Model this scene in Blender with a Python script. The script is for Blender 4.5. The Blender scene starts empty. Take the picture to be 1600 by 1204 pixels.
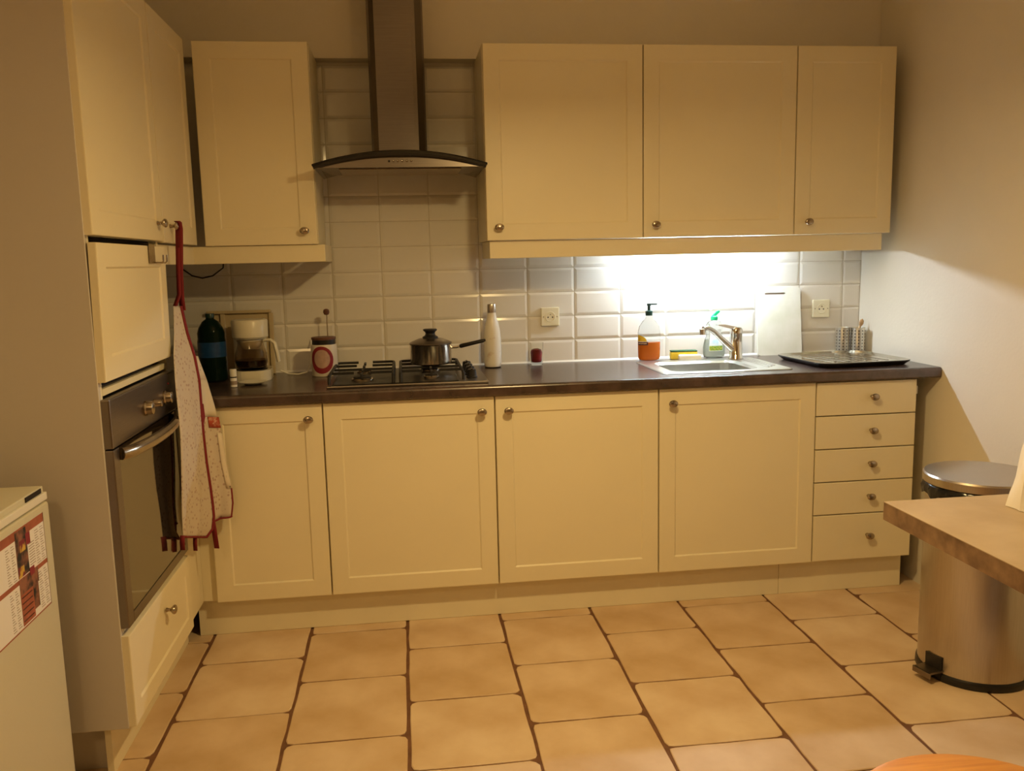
import bpy, bmesh, math, random
from mathutils import Matrix, Vector
random.seed(7)
S = bpy.context.scene
C = S.collection
PI = math.pi

# ------------------------------------------------------------------ camera
def camera():
    yaw, pitch, roll = math.radians(7.01), math.radians(8.23), math.radians(-1.31)
    f = Vector((math.sin(yaw), math.cos(yaw), 0)); r = Vector((math.cos(yaw), -math.sin(yaw), 0)); u = Vector((0, 0, 1))
    f2 = f * math.cos(pitch) - u * math.sin(pitch); u2 = u * math.cos(pitch) + f * math.sin(pitch)
    r3 = r * math.cos(roll) + u2 * math.sin(roll); u3 = u2 * math.cos(roll) - r * math.sin(roll)
    cd = bpy.data.cameras.new('camera'); co = bpy.data.objects.new('camera', cd); C.objects.link(co)
    m = Matrix.Identity(4)
    for i in range(3):
        m[i][0] = r3[i]; m[i][1] = u3[i]; m[i][2] = -f2[i]
    m[0][3], m[1][3], m[2][3] = -.306, -3.5946, 1.3036
    co.matrix_world = m
    cd.sensor_width = 36; cd.lens = 36 * 1350.06 / 1600; cd.clip_start = .05
    S.camera = co
camera()

# ------------------------------------------------------------------ world, exposure
W = bpy.data.worlds.new('world'); S.world = W; W.use_nodes = True
W.node_tree.nodes['Background'].inputs[0].default_value = (1.0, .62, .32, 1)
W.node_tree.nodes['Background'].inputs[1].default_value = .0
S.view_settings.view_transform = 'Standard'; S.view_settings.look = 'None'
S.view_settings.gamma = 1; S.view_settings.use_curve_mapping = False
S.view_settings.exposure = -0.07
PENDANT_W = 19.5          # warm pendant over the middle of the room
PENDANT_UP_W = 5.5       # light leaving the open top of its shade
PENDANT_COL = (1.0, .70, .29)
PENDANT_UP_COL = (1.0, .56, .17)
PENDANT_BULB_W = 1.2       # lower tip of the bulb below the shade rim
CEILING_W = 13.5          # round ceiling lamp behind the camera
CEILING_COL = (1.0, .63, .25)
TUBE_STRENGTH = 235.0      # fluorescent tube under the wall cabinets
TUBE_COL = (.86, 1.0, 1.14)

# ------------------------------------------------------------------ materials
def lin(c): return tuple(c)
def P(name, col, rough=.5, metal=0, trans=0, ior=1.45, noise=0, nscale=6, col2=None, bump=0, bscale=40, spec=.5, coat=0, aniso=0, detail=4, stretch=None, nrange=(.35, .65)):
    m = bpy.data.materials.new(name); m.use_nodes = True
    nt = m.node_tree; b = nt.nodes['Principled BSDF']
    b.inputs['Base Color'].default_value = (*col, 1); b.inputs['Roughness'].default_value = rough
    b.inputs['Metallic'].default_value = metal; b.inputs['Transmission Weight'].default_value = trans
    b.inputs['IOR'].default_value = ior; b.inputs['Specular IOR Level'].default_value = spec
    b.inputs['Coat Weight'].default_value = coat
    if aniso: b.inputs['Anisotropic'].default_value = aniso
    if noise or col2 or bump:
        tc = nt.nodes.new('ShaderNodeTexCoord'); src = tc.outputs['Object']
        if stretch:
            mp = nt.nodes.new('ShaderNodeMapping'); mp.inputs['Scale'].default_value = stretch
            nt.links.new(src, mp.inputs[0]); src = mp.outputs[0]
    if noise or col2:
        n = nt.nodes.new('ShaderNodeTexNoise'); n.inputs['Scale'].default_value = nscale; n.inputs['Detail'].default_value = detail
        nt.links.new(src, n.inputs['Vector'])
        r = nt.nodes.new('ShaderNodeValToRGB')
        c2 = col2 if col2 else tuple(max(0, c * (1 - noise)) for c in col)
        r.color_ramp.elements[0].position = nrange[0]; r.color_ramp.elements[1].position = nrange[1]
        r.color_ramp.elements[0].color = (*c2, 1); r.color_ramp.elements[1].color = (*col, 1)
        nt.links.new(n.outputs['Fac'], r.inputs[0]); nt.links.new(r.outputs[0], b.inputs['Base Color'])
    if bump:
        n2 = nt.nodes.new('ShaderNodeTexNoise'); n2.inputs['Scale'].default_value = bscale; n2.inputs['Detail'].default_value = 3
        nt.links.new(src, n2.inputs['Vector'])
        bp = nt.nodes.new('ShaderNodeBump'); bp.inputs['Strength'].default_value = bump; bp.inputs['Distance'].default_value = .002
        nt.links.new(n2.outputs['Fac'], bp.inputs['Height']); nt.links.new(bp.outputs[0], b.inputs['Normal'])
    return m
def emit(name, col, s):
    m = bpy.data.materials.new(name); m.use_nodes = True; nt = m.node_tree
    b = nt.nodes['Principled BSDF']; b.inputs['Base Color'].default_value = (.9, .9, .9, 1)
    b.inputs['Emission Color'].default_value = (*col, 1); b.inputs['Emission Strength'].default_value = s
    return m

M = {}
M['cream'] = P('cream_lacquer', (.84, .76, .55), .38, noise=.03, nscale=3, spec=.4)
M['cream_plinth'] = P('cream_plinth', (.86, .79, .59), .45, noise=.06, nscale=4)
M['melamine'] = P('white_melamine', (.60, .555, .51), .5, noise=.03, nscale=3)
M['wall'] = P('painted_plaster', (.82, .77, .67), .85, noise=.05, nscale=2.5, bump=.25, bscale=90)
M['ceiling'] = P('ceiling_paint', (.84, .82, .77), .9, noise=.03, nscale=2)
M['grout'] = P('wall_grout', (.60, .55, .46), .9, noise=.15, nscale=30)
M['wall_tile'] = P('glazed_tile', (.80, .77, .71), .13, noise=.03, nscale=4, spec=.6)
M['floor_grout'] = P('floor_grout', (.20, .095, .05), .95, noise=.3, nscale=25)
M['floor_tiles'] = [P('stone_tile_%s' % n, c, .48, col2=c2, nscale=4.5, detail=7, bump=.2, bscale=25, spec=.35) for n, c, c2 in (
    ('honey', (.72, .55, .375), (.57, .39, .22)), ('sand', (.75, .59, .415), (.60, .42, .25)), ('ochre', (.69, .515, .34), (.54, .365, .20)))]
M['worktop'] = P('slate_laminate', (.078, .047, .040), .25, col2=(.032, .020, .017), nscale=14, detail=6, spec=.8, ior=1.6)
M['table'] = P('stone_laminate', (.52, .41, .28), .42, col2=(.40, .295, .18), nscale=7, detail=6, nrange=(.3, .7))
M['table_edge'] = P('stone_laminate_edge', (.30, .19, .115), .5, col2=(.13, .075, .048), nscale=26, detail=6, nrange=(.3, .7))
M['steel'] = P('brushed_steel', (.56, .52, .48), .28, 1, noise=.08, nscale=8, stretch=(60, 60, 1.5))
M['steel_h'] = P('satin_steel', (.26, .225, .20), .34, 1, noise=.1, nscale=8, stretch=(1.5, 60, 60))
M['pot_steel'] = P('pot_steel', (.74, .71, .62), .36, .85)
M['chimney'] = P('chimney_steel', (.20, .175, .16), .33, 1, noise=.1, nscale=8, stretch=(1.5, 60, 60))
M['sink'] = P('sink_steel', (.66, .65, .60), .30, 1, noise=.06, nscale=9)
M['chrome'] = P('chrome', (.74, .73, .70), .10, 1)
M['nickel'] = P('aged_nickel', (.46, .39, .31), .24, 1, noise=.15, nscale=40)
M['black'] = P('black_enamel', (.010, .009, .009), .30)
M['black_matt'] = P('black_iron', (.012, .011, .010), .55, bump=.2, bscale=120)
M['black_plastic'] = P('black_plastic', (.013, .012, .012), .35)
M['dark_fill'] = P('dark_recess_fill', (.02, .013, .01), .9)
M['oven_glass'] = P('oven_glass', (.020, .013, .008), .045, ior=1.9, spec=.9, coat=.4)
M['hood_glass'] = P('smoked_glass', (.012, .012, .013), .06, spec=.7, coat=.3)
M['white_plastic'] = P('white_plastic', (.78, .75, .66), .35)
M['ivory'] = P('ivory_plastic', (.80, .75, .56), .4)
M['paper'] = P('white_paper', (.82, .79, .76), .8)
M['clear'] = P('clear_plastic', (.93, .95, .93), .06, trans=1, ior=1.12)
M['glass'] = P('clear_glass', (.96, .97, .95), .02, trans=1, ior=1.14)
M['orange'] = P('orange_liquid', (.78, .20, .025), .15, trans=.25, ior=1.3)
M['red_wax'] = P('dark_red_wax', (.20, .010, .018), .18)
M['green_pet'] = P('green_pet', (.006, .020, .013), .10, trans=.35, ior=1.2)
M['blue_label'] = P('blue_label', (.006, .045, .17), .35, col2=(.015, .075, .22), nscale=30)
M['dark_label'] = P('maroon_label', (.06, .012, .01), .5)
M['cream_ink'] = P('cream_ink', (.75, .62, .38), .6)
M['yellow'] = P('yellow_print', (.80, .52, .03), .6, noise=.2, nscale=60)
M['sponge_y'] = P('sponge_yellow', (.82, .60, .05), .9, bump=.8, bscale=300)
M['sponge_g'] = P('scouring_pad', (.025, .07, .03), .95, bump=.8, bscale=400)
M['soap_bar'] = P('white_scourer', (.72, .66, .50), .85, bump=.6, bscale=200)
M['cap_green'] = P('green_cap', (.01, .40, .17), .35)
M['pump_green'] = P('dark_green_pump', (.008, .035, .028), .3)
M['label_white'] = P('white_label', (.78, .80, .78), .5, col2=(.40, .62, .74), nscale=18, nrange=(.28, .42))
M['label_leaf'] = P('leaf_print', (.07, .26, .02), .5, col2=(.50, .42, .05), nscale=140)
M['coffee_body'] = P('coffee_maker_plastic', (.72, .68, .54), .3)
M['smoke_glass'] = P('carafe_glass', (.82, .74, .62), .03, trans=1, ior=1.25)
M['coffee'] = P('coffee', (.02, .008, .004), .12)
M['tin'] = P('enamelled_tin', (.74, .68, .58), .35, noise=.08, nscale=20)
M['red_print'] = P('red_print', (.25, .018, .030), .5)
M['pink_print'] = P('pink_print', (.52, .34, .28), .6, noise=.15, nscale=60)
M['wood_dark'] = P('dark_wood', (.16, .065, .035), .5, noise=.4, nscale=12, stretch=(1, 8, 8))
M['wood_light'] = P('light_wood', (.62, .40, .20), .6, noise=.25, nscale=10, stretch=(1, 10, 10))
M['wood_orange'] = P('orange_beech', (.78, .36, .055), .38, col2=(.62, .25, .03), nscale=4, stretch=(2, 26, 2), nrange=(.3, .7))
M['bottle_white'] = P('white_enamel_bottle', (.78, .74, .66), .25, col2=(.60, .47, .38), nscale=22, nrange=(.30, .40))
M['red_tape'] = P('dark_red_tape', (.20, .012, .020), .75, bump=.4, bscale=300)
M['fridge'] = P('fridge_white', (.64, .60, .45), .35, noise=.03, nscale=3)
M['bag'] = P('white_bag', (.80, .76, .72), .45, bump=.5, bscale=14)
M['bin_bag'] = P('black_bin_bag', (.010, .010, .011), .22, bump=.9, bscale=30)
M['board_white'] = P('white_polyethylene', (.80, .80, .74), .45, col2=(.70, .71, .60), nscale=9)
M['board_cream'] = P('cream_board', (.62, .50, .30), .55, noise=.1, nscale=8)
M['tray_top'] = P('polished_tray', (.52, .49, .42), .17, 1)
M['terracotta_print'] = P('shutter_print', (.42, .12, .06), .7, noise=.3, nscale=30)
M['photo_dark'] = P('photo_print', (.30, .12, .07), .6, col2=(.018, .014, .012), nscale=26, nrange=(.42, .58))
M['photo_flower'] = P('flower_print', (.62, .40, .06), .6, col2=(.20, .02, .03), nscale=45, nrange=(.45, .55))
M['ink'] = P('grey_ink', (.33, .25, .20), .8)

def fabric():
    m = P('spotted_cotton', (.74, .66, .56), .9, bump=.3, bscale=500)
    nt = m.node_tree; b = nt.nodes['Principled BSDF']
    tc = nt.nodes.new('ShaderNodeTexCoord')
    v = nt.nodes.new('ShaderNodeTexVoronoi'); v.inputs['Scale'].default_value = 70; v.inputs['Randomness'].default_value = .85
    r = nt.nodes.new('ShaderNodeValToRGB')
    r.color_ramp.elements[0].position = .16; r.color_ramp.elements[1].position = .36
    r.color_ramp.elements[0].color = (.42, .29, .24, 1); r.color_ramp.elements[1].color = (.62, .54, .45, 1)
    nt.links.new(tc.outputs['Object'], v.inputs['Vector']); nt.links.new(v.outputs['Distance'], r.inputs[0]); nt.links.new(r.outputs[0], b.inputs['Base Color'])
    return m
M['fabric'] = fabric()
M['fabric_plain'] = P('plain_cotton', (.66, .60, .47), .9, bump=.3, bscale=500)
M['fabric_band'] = P('red_band_print', (.40, .07, .04), .85, col2=(.60, .36, .24), nscale=45, nrange=(.34, .44))
M['fabric_print'] = P('black_mark_print', (.72, .64, .52), .9, col2=(.05, .03, .03), nscale=70, nrange=(.30, .36))

# ------------------------------------------------------------------ mesh helpers
class MB:
    def __init__(s): s.v = []; s.f = []; s.sm = []
    def add(s, vs, fs, smooth=False):
        o = len(s.v); s.v += [tuple(p) for p in vs]
        for f in fs: s.f.append(tuple(i + o for i in f)); s.sm.append(smooth)
        return s
    def box(s, x0, x1, y0, y1, z0, z1, bev=0.0, seg=2):
        if bev <= 0:
            v = [(x0, y0, z0), (x1, y0, z0), (x1, y1, z0), (x0, y1, z0), (x0, y0, z1), (x1, y0, z1), (x1, y1, z1), (x0, y1, z1)]
            return s.add(v, [(0, 3, 2, 1), (4, 5, 6, 7), (0, 1, 5, 4), (1, 2, 6, 5), (2, 3, 7, 6), (3, 0, 4, 7)])
        bm = bmesh.new(); bmesh.ops.create_cube(bm, size=1)
        for q in bm.verts:
            q.co = Vector(((x0 + x1) / 2 + q.co.x * (x1 - x0), (y0 + y1) / 2 + q.co.y * (y1 - y0), (z0 + z1) / 2 + q.co.z * (z1 - z0)))
        bmesh.ops.bevel(bm, geom=bm.edges[:], offset=bev, segments=seg, affect='EDGES', profile=.6)
        return s.bm(bm)
    def bm(s, bm, smooth=False):
        bm.verts.index_update(); s.add([q.co[:] for q in bm.verts], [[q.index for q in f.verts] for f in bm.faces], smooth); bm.free(); return s
    def lathe(s, prof, n=32, c=(0, 0, 0), sx=1, sy=1, axis='z', smooth=True, caps=True):
        vs = []
        for r, h in prof:
            for i in range(n):
                a = 2 * PI * i / n; x, y = r * math.cos(a) * sx, r * math.sin(a) * sy
                if axis == 'z': p = (x, y, h)
                elif axis == '-y': p = (x, -h, y)
                else: p = (h, x, y)
                vs.append((p[0] + c[0], p[1] + c[1], p[2] + c[2]))
        fs = []
        for j in range(len(prof) - 1):
            for i in range(n):
                k = (i + 1) % n; fs.append((j * n + i, j * n + k, (j + 1) * n + k, (j + 1) * n + i))
        if caps:
            if prof[0][0] > 1e-6: fs.append(tuple(range(n))[::-1])
            if prof[-1][0] > 1e-6: fs.append(tuple((len(prof) - 1) * n + i for i in range(n)))
        return s.add(vs, fs, smooth)
    def prism(s, poly, a0, a1, axis='x', smooth=False):
        """poly in the plane normal to axis: x->(y,z), y->(x,z), z->(x,y)"""
        n = len(poly); vs = []
        for a in (a0, a1):
            for p, q in poly:
                vs.append((a, p, q) if axis == 'x' else (p, a, q) if axis == 'y' else (p, q, a))
        fs = [tuple(range(n))[::-1], tuple(range(n, 2 * n))] + [(i, (i + 1) % n, n + (i + 1) % n, n + i) for i in range(n)]
        return s.add(vs, fs, smooth)
    def tube(s, pts, r, n=8, flat=None, caps=True):
        pts = [Vector(p) for p in pts]; vs = []; up = Vector((0, 0, 1)); prev = None
        for i, p in enumerate(pts):
            t = (pts[min(i + 1, len(pts) - 1)] - pts[max(i - 1, 0)]).normalized()
            if prev is None:
                a = up if abs(t.dot(up)) < .9 else Vector((1, 0, 0))
                nrm = t.cross(a).normalized()
            else: nrm = (prev - t * prev.dot(t)).normalized()
            prev = nrm; bn = t.cross(nrm)
            rr = r[i] if isinstance(r, (list, tuple)) else r
            for k in range(n):
                a = 2 * PI * k / n
                vs.append(p + nrm * math.cos(a) * rr + bn * math.sin(a) * rr * (flat or 1))
        fs = []
        for j in range(len(pts) - 1):
            for i in range(n):
                k = (i + 1) % n; fs.append((j * n + i, j * n + k, (j + 1) * n + k, (j + 1) * n + i))
        if caps: fs += [tuple(range(n))[::-1], tuple((len(pts) - 1) * n + i for i in range(n))]
        return s.add(vs, fs, True)
    def grid(s, rows, smooth=True, thick=0):
        n = len(rows[0]); vs = [p for r in rows for p in r]
        fs = [(j * n + i, j * n + i + 1, (j + 1) * n + i + 1, (j + 1) * n + i) for j in range(len(rows) - 1) for i in range(n - 1)]
        return s.add(vs, fs, smooth)
    def mesh(s, name):
        me = bpy.data.meshes.new(name); me.from_pydata(s.v, [], s.f)
        me.polygons.foreach_set('use_smooth', s.sm); me.update()
        if any(s.sm): me.set_sharp_from_angle(angle=math.radians(38))
        return me
    def build(s, name, mat, parent=None, loc=(0, 0, 0), rot=(0, 0, 0), fix=True):
        me = s.mesh(name)
        if fix:
            bm = bmesh.new(); bm.from_mesh(me); bmesh.ops.recalc_face_normals(bm, faces=bm.faces); bm.to_mesh(me); bm.free()
        return link(name, me, mat, parent, loc, rot)
def link(name, me, mat, parent=None, loc=(0, 0, 0), rot=(0, 0, 0)):
    o = bpy.data.objects.new(name, me); C.objects.link(o)
    if mat is not None and not me.materials: me.materials.append(mat)
    o.location = loc; o.rotation_euler = rot
    if parent: o.parent = parent
    return o
def tag(o, label, cat, group=None):
    o['label'] = label; o['category'] = cat
    if group: o['group'] = group
    return o
def thing(name, label, cat, loc=(0, 0, 0), rz=0, group=None):
    o = bpy.data.objects.new(name, None); C.objects.link(o); o.empty_display_size = .1
    o.location = loc; o.rotation_euler = (0, 0, rz)
    return tag(o, label, cat, group)
def struct(o): o['kind'] = 'structure'; return o
def B(*a, **k): return MB().box(*a, **k)
def rrect(x0, x1, y0, y1, r, n=5):
    p = []
    for cx, cy, a0 in ((x1 - r, y1 - r, 0), (x0 + r, y1 - r, 90), (x0 + r, y0 + r, 180), (x1 - r, y0 + r, 270)):
        for i in range(n + 1):
            a = math.radians(a0 + 90 * i / n); p.append((cx + r * math.cos(a), cy + r * math.sin(a)))
    return p
def ring(mb, pa, za, pb, zb):
    n = len(pa); mb.add([(x, y, za) for x, y in pa] + [(x, y, zb) for x, y in pb], [(i, (i + 1) % n, n + (i + 1) % n, n + i) for i in range(n)], False); return mb

# shared small meshes
def knob_mesh():
    prof = [(.0075, 0), (.0075, .002), (.0055, .006), (.0055, .012), (.010, .016), (.0145, .020), (.0155, .0235), (.0135, .027), (.008, .0292), (0.0001, .030)]
    return MB().lathe(prof, 20, axis='-y', sx=1.12, sy=.86).mesh('knob')
KNOB = knob_mesh()
def knob(parent, x, z, y=-.02):
    return link('knob', KNOB, M['nickel'], parent, (x, y, z))
def door_mb(w, h, t=.02, frame=.078, panel=True):
    bm = bmesh.new(); bmesh.ops.create_cube(bm, size=1)
    for q in bm.verts: q.co = Vector((w * (q.co.x + .5), t * (q.co.y - .5), h * (q.co.z + .5)))
    ed = [e for e in bm.edges if all(abs(q.co.y + t) < 1e-6 for q in e.verts)]
    bmesh.ops.bevel(bm, geom=ed, offset=.003, segments=2, affect='EDGES', profile=.6)
    if panel:
        bm.faces.ensure_lookup_table()
        fr = max((f for f in bm.faces if f.normal.y < -.99), key=lambda f: f.calc_area())
        bmesh.ops.inset_region(bm, faces=[fr], thickness=frame)
        bmesh.ops.inset_region(bm, faces=[fr], thickness=.007, depth=-.0045)
    return MB().bm(bm)
def carcass(mb, w, d, h, t=.018, top=True, z0=0):
    """open fronted box: x 0..w, y 0 (back) .. -d (front), z 0..h"""
    mb.box(0, t, -d, 0, z0, h); mb.box(w - t, w, -d, 0, z0, h); mb.box(t, w - t, -d, 0, z0, z0 + t); mb.box(t, w - t, -.01, 0, z0 + t, h)
    if top: mb.box(t, w - t, -d, -.01, h - t, h)
    return mb

# ================================================================== STRUCTURE
XL, XR0, XRK, YF, ZC = -1.66, 1.684, .011, -5.3, 2.55
def xr(z): return XR0 + XRK * (z - .87)
floor = struct(B(XL - .1, 1.95, YF - .1, .12, -.06, -.004).build('floor', M['floor_grout']))
wb_ = MB().box(XL - .1, 1.95, .006, .12, -.06, 2.0885)
wb_.box(XL - .1, 1.95, -.070, .12, 2.0885, ZC)          # the wall steps forward above the cabinets
wall_back = struct(wb_.build('wall_back', M['wall']))
struct(B(XL - .1, XL, YF, .006, -.06, ZC).build('wall_left', M['wall']))
struct(B(XL - .1, 1.95, YF - .1, YF, -.06, ZC).build('wall_front', P('darkened_plaster', (.42, .33, .23), .9, noise=.1, nscale=3)))  # unseen wall, toned darker to cut bounce light in the room
struct(B(XL - .1, 1.95, YF - .1, .12, ZC, ZC + .08).build('ceiling', M['ceiling']))
wr = MB(); wr.prism([(xr(-.06), -.06), (xr(ZC), ZC), (1.95, ZC), (1.95, -.06)], YF, .006, 'y')
struct(wr.build('wall_right', M['wall']))

# wall tiles -----------------------------------------------------------------
TX, TZ, TW, TH = .0102, .866, .1993, .1009
def tile_mb(w, h, bev=.010, t=.0085, d=.0025):
    v = [(0, t, 0), (w, t, 0), (w, t, h), (0, t, h), (0, d, 0), (w, d, 0), (w, d, h), (0, d, h), (bev, 0, bev), (w - bev, 0, bev), (w - bev, 0, h - bev), (bev, 0, h - bev)]
    f = [(0, 1, 5, 4), (1, 2, 6, 5), (2, 3, 7, 6), (3, 0, 4, 7), (4, 5, 9, 8), (5, 6, 10, 9), (6, 7, 11, 10), (7, 4, 8, 11), (8, 9, 10, 11), (0, 3, 2, 1)]
    return MB().add(v, f)
g = .0026
B(XL, 1.70, .0035, .0065, .80, 1.372).build('grout_bed', M['grout'], wall_back)
B(TX - 4 * TW, TX + TW, .0035, .0065, 1.372, TZ + 12 * TH).build('grout_bed', M['grout'], wall_back)
tmesh = tile_mb(TW - g, TH - g).mesh('tile'); tmesh.materials.append(M['wall_tile'])
for j in range(12):
    for i in (range(-8, 9) if j < 5 else range(-4, 1)):
        x, z = TX + i * TW + g / 2, TZ + j * TH + g / 2
        if i == 8:
            o = tile_mb(xr(z) - .001 - x, TH - g, .008).build('tile', M['wall_tile'], wall_back, (x, 0, z))
        else:
            o = link('tile', tmesh, None, wall_back, (x, 0, z))
            o.rotation_euler = (random.uniform(-.0012, .0012), 0, random.uniform(-.001, .001))
sil = MB().prism([(0, .8726), (-.007, .8726), (0, .8796)], XL, 1.683, 'x')
struct(sil.build('trim_1', M['white_plastic']))

# floor tiles ----------------------------------------------------------------
CX, CW, RP = -1.0240, .3425, .360
def floor_tile_mesh(k):
    rnd = random.Random(100 + k); w, h = CW - .009, RP - .0055
    pts = []
    base = rrect(-w / 2, w / 2, -h / 2, h / 2, .014 + .008 * rnd.random(), 2)
    seq = []
    for a in range(len(base)):
        p, q = base[a], base[(a + 1) % len(base)]
        seq.append(p)
        if math.dist(p, q) > .1:
            for t in (.25, .5, .75): seq.append((p[0] + (q[0] - p[0]) * t, p[1] + (q[1] - p[1]) * t))
    for x, y in seq:
        pts.append((x + rnd.uniform(-.0028, .0016) * (1 if x > 0 else -1), y + rnd.uniform(-.0022, .0012) * (1 if y > 0 else -1)))
    sh = lambda s: [(x * s, y * s) for x, y in pts]
    mb = MB(); n = len(pts)
    ring(mb, pts, -.006, pts, -.0018); ring(mb, pts, -.0018, sh(.986), 0)
    mb.add([(x, y, 0) for x, y in sh(.986)], [tuple(range(n))])
    me = mb.mesh('floor_tile')
    bm = bmesh.new(); bm.from_mesh(me); bmesh.ops.remove_doubles(bm, verts=bm.verts, dist=1e-5); bmesh.ops.recalc_face_normals(bm, faces=bm.faces); bm.to_mesh(me); bm.free()
    me.materials.append(M['floor_tiles'][k % 3]); return me
FT = [floor_tile_mesh(k) for k in range(9)]
for c in range(-1, 8):
    for r in range(0, 13):
        y = (-.60 if c % 2 else -.78) - RP * (r - 1) - RP / 2 + .18 * 0
        x = CX + CW * (c + .5)
        if x > 1.6 + .17: continue
        o = link('floor_tile', random.choice(FT), None, floor, (x, y, 0), (0, 0, random.choice((0, PI)) + random.uniform(-.003, .003)))

# ================================================================== LAMPS
def pendant():
    t = thing('pendant_lamp', 'pendant lamp with a wide shade hanging from the ceiling over the room', 'lamp', (.22, -1.74, 1.90))
    MB().lathe([(.085, 0), (.083, .004), (.05, .10), (.05, .096), (.079, .004), (.085, 0)], 36, caps=False).build('lamp_shade', M['white_plastic'], t)
    MB().tube([(0, 0, .09), (0, 0, ZC - 1.90)], .003).build('cord', M['white_plastic'], t)
    MB().lathe([(.045, ZC - 1.90 - .03), (.045, ZC - 1.90)], 24).build('ceiling_rose', M['white_plastic'], t)
    MB().lathe([(.02, .06), (.02, .09)], 16).build('lamp_holder', M['white_plastic'], t)
    l = bpy.data.lights.new('pendant_bulb', 'AREA'); l.shape = 'DISK'; l.size = .12; l.energy = PENDANT_W; l.color = PENDANT_COL
    o = bpy.data.objects.new('pendant_bulb', l); C.objects.link(o); o.parent = t; o.location = (0, 0, -.003)
    l3 = bpy.data.lights.new('pendant_bulb_tip', 'POINT'); l3.shadow_soft_size = .03; l3.energy = PENDANT_BULB_W; l3.color = PENDANT_COL
    o3 = bpy.data.objects.new('pendant_bulb_tip', l3); C.objects.link(o3); o3.parent = t; o3.location = (0, 0, -.036)
    l2 = bpy.data.lights.new('pendant_uplight', 'AREA'); l2.shape = 'DISK'; l2.size = .09; l2.energy = PENDANT_UP_W; l2.color = PENDANT_UP_COL
    o2 = bpy.data.objects.new('pendant_uplight', l2); C.objects.link(o2); o2.parent = t; o2.location = (0, 0, .105); o2.rotation_euler = (PI, 0, 0)
pendant()
t = thing('ceiling_lamp', 'round white ceiling lamp behind the camera', 'lamp', (-1.1, -3.9, ZC))
MB().lathe([(.17, -.001), (.17, -.03), (.165, -.036), (.165, -.030), (.0001, -.030)], 40).build('lamp_base', M['white_plastic'], t)
l = bpy.data.lights.new('ceiling_bulb', 'AREA'); l.shape = 'DISK'; l.size = .32; l.energy = CEILING_W; l.color = CEILING_COL
o = bpy.data.objects.new('ceiling_bulb', l); C.objects.link(o); o.parent = t; o.location = (0, 0, -.038)
t = thing('under_cabinet_lamp', 'white fluorescent tube lamp fixed under the wall cabinets above the sink', 'lamp', (.93, -.11, 1.379))
B(-.30, .30, -.03, .03, -.016, -.001, bev=.003).build('lamp_housing', M['white_plastic'], t)
MB().lathe([(.008, -.27), (.008, .27)], 16, axis='x', c=(0, 0, -.026)).build('tube', emit('lit_tube', TUBE_COL, TUBE_STRENGTH), t)
for s in (-1, 1): B(s * .285 - .015, s * .285 + .015, -.012, .012, -.038, -.016, bev=.003).build('tube_socket', M['white_plastic'], t)

# ================================================================== CABINETS
ZB, HB, YD = .1387, .6919, -.5934
base_x = [-.997, -.5986, 0, .5982, 1.1999, 1.5992]
base_lab = ['narrow cream base cabinet in the corner beside the oven and hanging apron', 'cream base cabinet under the gas hob',
            'cream base cabinet between the hob cabinet and the sink cabinet', 'cream base cabinet under the sink, left of the drawers']
knob_side = [1, 1, 0, 0]
for i in range(4):
    x0, x1 = base_x[i], base_x[i + 1]; w = x1 - x0
    c = thing('base_cabinet', base_lab[i], 'cabinet', (x0, -.012, ZB), group='base cabinets under the worktop')
    carcass(MB(), w, -YD - .02 - .013, HB + .002, top=False).build('body', M['cream'], c)
    d = door_mb(w - .005, HB).build('door', M['cream'], c, (.0025, YD + .02 + .012, 0))
    knob(d, (w - .05) if knob_side[i] else .045, HB - .052)
# drawer unit
x0, x1 = base_x[4], base_x[5]; w = x1 - x0
c = thing('drawer_unit', 'cream unit of five drawers at the right end under the worktop', 'cabinet', (x0, -.012, ZB), group='base cabinets under the worktop')
carcass(MB(), w, -YD - .02 - .013, HB + .002, top=False).build('body', M['cream'], c)
edges = [0, .1815, .309, .436, .563, HB]
for k in range(5):
    d = door_mb(w - .005, edges[k + 1] - edges[k] - .004, panel=False).build('drawer_front', M['cream'], c, (.0025, YD + .02 + .012, edges[k] + .002))
    knob(d, w * .5 + .018, (edges[k + 1] - edges[k]) * .52)
B(w + .0006, w + .013, -.565, -.545, .630, .662, bev=.003).build('side_clip', M['white_plastic'], c)
# corner filler and plinths
c = B(-1.078, -.9985, -.572, -.556, .1392, .8325).build('filler_panel', M['cream']); tag(c, 'narrow cream filler strip in the corner between oven cabinet and base cabinet', 'panel')
def plinth(x0, x1, lab):
    o = B(x0, x1, -.5417, -.5257, .0005, .1375, bev=.001, seg=1).build('plinth_board', M['cream_plinth']); tag(o, lab, 'plinth', 'plinth boards under the base cabinets')
plinth(-1.074, 1.0905, 'long cream plinth board along the floor under the base cabinets')
plinth(1.092, 1.5937, 'short cream plinth board on the floor under the drawer unit')

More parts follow.
